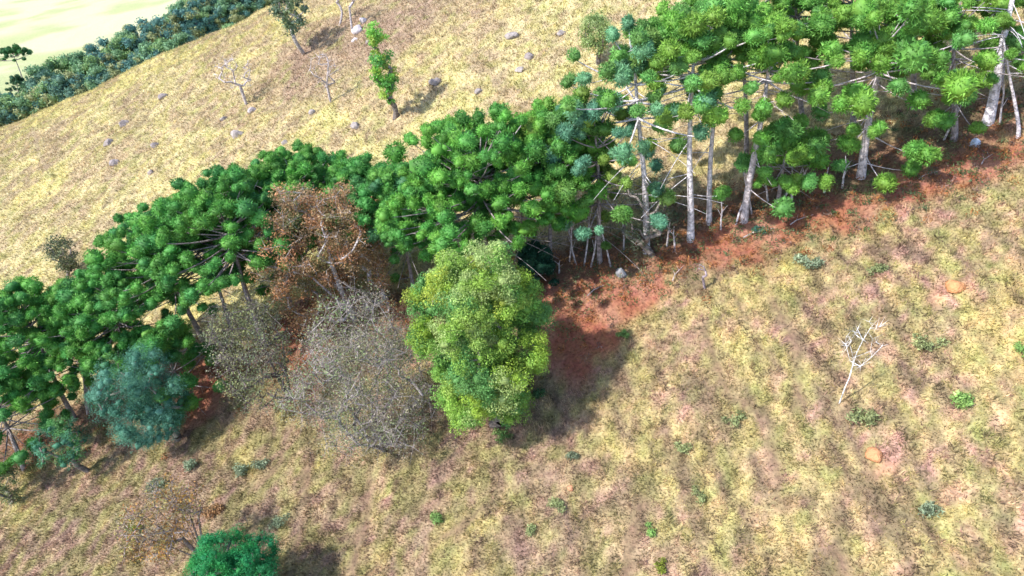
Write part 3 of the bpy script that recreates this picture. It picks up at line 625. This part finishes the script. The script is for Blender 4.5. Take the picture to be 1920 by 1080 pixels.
for k, (u, v, px, c_, l) in enumerate([
    (1800, 758, 18, GB, 'brightest green low plant right of the white sapling'), (1418, 436, 11, C(.08, .22, .16), 'dark teal shrub on the red bank under the araucarias'), (1512, 500, 18, TE, 'grey-green shrub at the top of the near pasture below the bank'),
    (1742, 652, 17, OL, 'olive shrub between white sapling and right edge'), (1620, 790, 20, OL, 'dull olive shrub just below the white sapling'), (1050, 960, 15, OL, 'dark green shrub left of the bottom middle of pasture'),
    (818, 978, 14, GB * .8, 'green shrub low below the yellow-green tree'), (1310, 932, 12, OL, 'small olive shrub right of the bottom middle'), (1222, 998, 10, GB * .9, 'small bright shrub in the bottom middle'),
    (1236, 1062, 12, C(.22, .26, .04), 'yellow-green shrub at the bottom edge'), (1000, 1000, 13, OL, 'olive shrub left of the dark green one'), (1170, 630, 10, GB * .8, 'small green plant at the shaded edge of the red soil'),
    (940, 822, 14, GB * .7, 'green plant at the foot of the yellow-green tree'), (455, 884, 14, TE, 'left one of three teal shrubs above the emerald crown'), (484, 880, 13, TE, 'middle one of three teal shrubs above the emerald crown'), (360, 876, 13, TE, 'teal shrub in dry grass below the teal tree'),
    (1915, 662, 12, GB, 'green shrub cut by the right edge'), (1282, 845, 13, OL, 'olive shrub in the centre of the near pasture'), (1740, 960, 16, TE, 'grey-green shrub low right of the lower termite mound'), (300, 915, 15, TE * .8, 'dark teal shrub above the bare fan shrub'),
    (1378, 790, 14, OL * .8, 'dark shrub beside the narrow track on the near pasture'), (1075, 860, 12, TE * .8, 'dull shrub right of the shaded grass under the tree'), (520, 985, 13, TE, 'teal shrub along the dark track at lower left'), (1640, 510, 14, OL, 'olive shrub near the top of the right pasture'),
    (1005, 745, 15, C(.07, .16, .06), 'dark green shrub in the shade right of the yellow-green tree'), (250, 1040, 18, C(.36, .24, .11), 'orange-leaved low shrub at the bottom left'), (250, 1012, 14, C(.20, .26, .04), 'yellow-green low shrub at the bottom left'), (395, 968, 16, C(.34, .20, .09), 'rusty low shrub above the emerald crown')]):
    plant(l, u, v, px, c_, 200 + k)
# fern and shrub litter in the belt: ground cover nobody could count
uc = MB()
for k in range(2600):
    P_ = STRIP if k % 3 else ROAD
    i = rng.integers(len(P_) - 1); t = rng.random(); q = P_[i] * (1 - t) + P_[i + 1] * t + rng.normal(size=2) * (2.2 if k % 3 else 1.5)
    if k % 3 == 0 and rng.random() < .45: continue
    z = float(height(q[0], q[1])); cl = [C(.34, .13, .05), C(.12, .17, .06), C(.22, .11, .06), C(.10, .15, .07), C(.40, .17, .06), C(.20, .20, .09), C(.22, .14, .11)][rng.integers(7)]
    R = rng.uniform(.2, .55); uc.leaves([q[0], q[1], z + R * .35], R, 26, .17, cl, .25, .35, 1.0, .2, .5, .7)
o = uc.obj('undergrowth', M_LEAF); o['kind'] = 'stuff'

# ------------------------------------------------------------------ the wood in the valley behind the ridge
FAR = [(.13, .25, .18), (.19, .34, .17), (.24, .38, .15), (.10, .23, .20), (.33, .36, .17)]
def far_proto(seed, cols):
    rn = np.random.default_rng(seed); root = thing('valley_tree', 'x', 'tree', (0, 0, 0)); H = 10.0
    tips = in_ball(34, rn, .55) * np.array([4.2, 4.2, 4.3]) + [0, 0, 6.0]
    nd, par, rad, _ = skeleton(np.array([0, 0, -.5]), tips, .05, .5, seed); b = MB(); draw_skeleton(b, nd, par, rad, C(.25, .22, .22), 4); b.obj('trunk', M_BARK, root)
    f = MB()
    for t in tips:
        cl = C(*cols[rn.integers(len(cols))]); R = rn.uniform(1.2, 2.0)
        f.add(ICO1[0] * R * .6 + t, ICO1[1], cl * .8); f.leaves(t, R, 90, .55, cl, .25, .6, .9, .5, .3, .8)
    f.obj('crown', M_LEAF, root); return root
protos = []
vt = [(u, v) for u, v in [(10, 205), (60, 215), (105, 190), (150, 178), (130, 160), (95, 165), (190, 165), (185, 140), (225, 150), (250, 135), (215, 115), (265, 110), (285, 125), (300, 100), (320, 110), (345, 85), (330, 70), (375, 70), (360, 50), (400, 55), (390, 30), (425, 40), (415, 12), (445, 22), (440, 2), (470, 8), (480, -10), (350, 25), (325, 45), (30, 180), (0, 190), (15, 230), (170, 195), (370, 5), (455, -20), (500, -25), (240, 88), (55, 190), (-30, 200), (-40, 230), (520, -40), (408, -15)] + [(q, 214 - .45 * q) for q in range(-40, 560, 26)] + [(q, 196 - .45 * q) for q in range(-30, 560, 37)]]
for k, (u, v) in enumerate(vt):
    s0 = ridge_s(*P1)                       # stand them in the valley, just beyond the ridge
    d = ray(u, v); tt = np.linspace(60, 700, 1300); pts = CAM + tt[:, None] * d
    sel = ridge_s(pts[:, 0], pts[:, 1]); hh = pts[:, 2] - height(pts[:, 0], pts[:, 1])
    j = np.where((sel > 12) & (hh < 6.0))[0]
    if not len(j) or (u < 66 and v < 194): continue
    p = pts[j[0]]; p = np.array([p[0], p[1], float(height(p[0], p[1]))])
    lab, gp = 'dark blue-green tree in the far wood beyond the ridge', 'trees of the far wood'
    if len(protos) < 5:
        o = far_proto(300 + len(protos), [FAR[len(protos)], FAR[(len(protos) + 1) % 5]]); protos.append(o); o.location = p; o['label'] = lab; o['group'] = gp
        o.scale = (30 * np.linalg.norm(p - CAM) / F_PX / 5.8 * rng.uniform(.8, 1.2),) * 3
    else: copy_thing(protos[rng.integers(5)], lab, p, rng.uniform(0, 6), 30 * np.linalg.norm(p - CAM) / F_PX / 5.8 * rng.uniform(.7, 1.25), gp)
print('far dist', np.linalg.norm(p - CAM))

araucaria('far umbrella-topped araucaria with tall bare trunk standing over the valley wood', (60, 204), (22, 95), 4.6, [(.06, .20, .05), (.05, .16, .06)], 3, .84, .22, tuft_r=.95, group='araucarias of the far valley', sticks=2, low=10, dome=35, nleaf=90)
araucaria('lower far araucaria with sparse side tufts under the umbrella-topped one', (40, 214), (30, 150), 3.2, [(.07, .16, .07), (.05, .13, .07)], 5, .4, .2, tuft_r=.8, group='araucarias of the far valley', sticks=2, nb=5, nleaf=90)
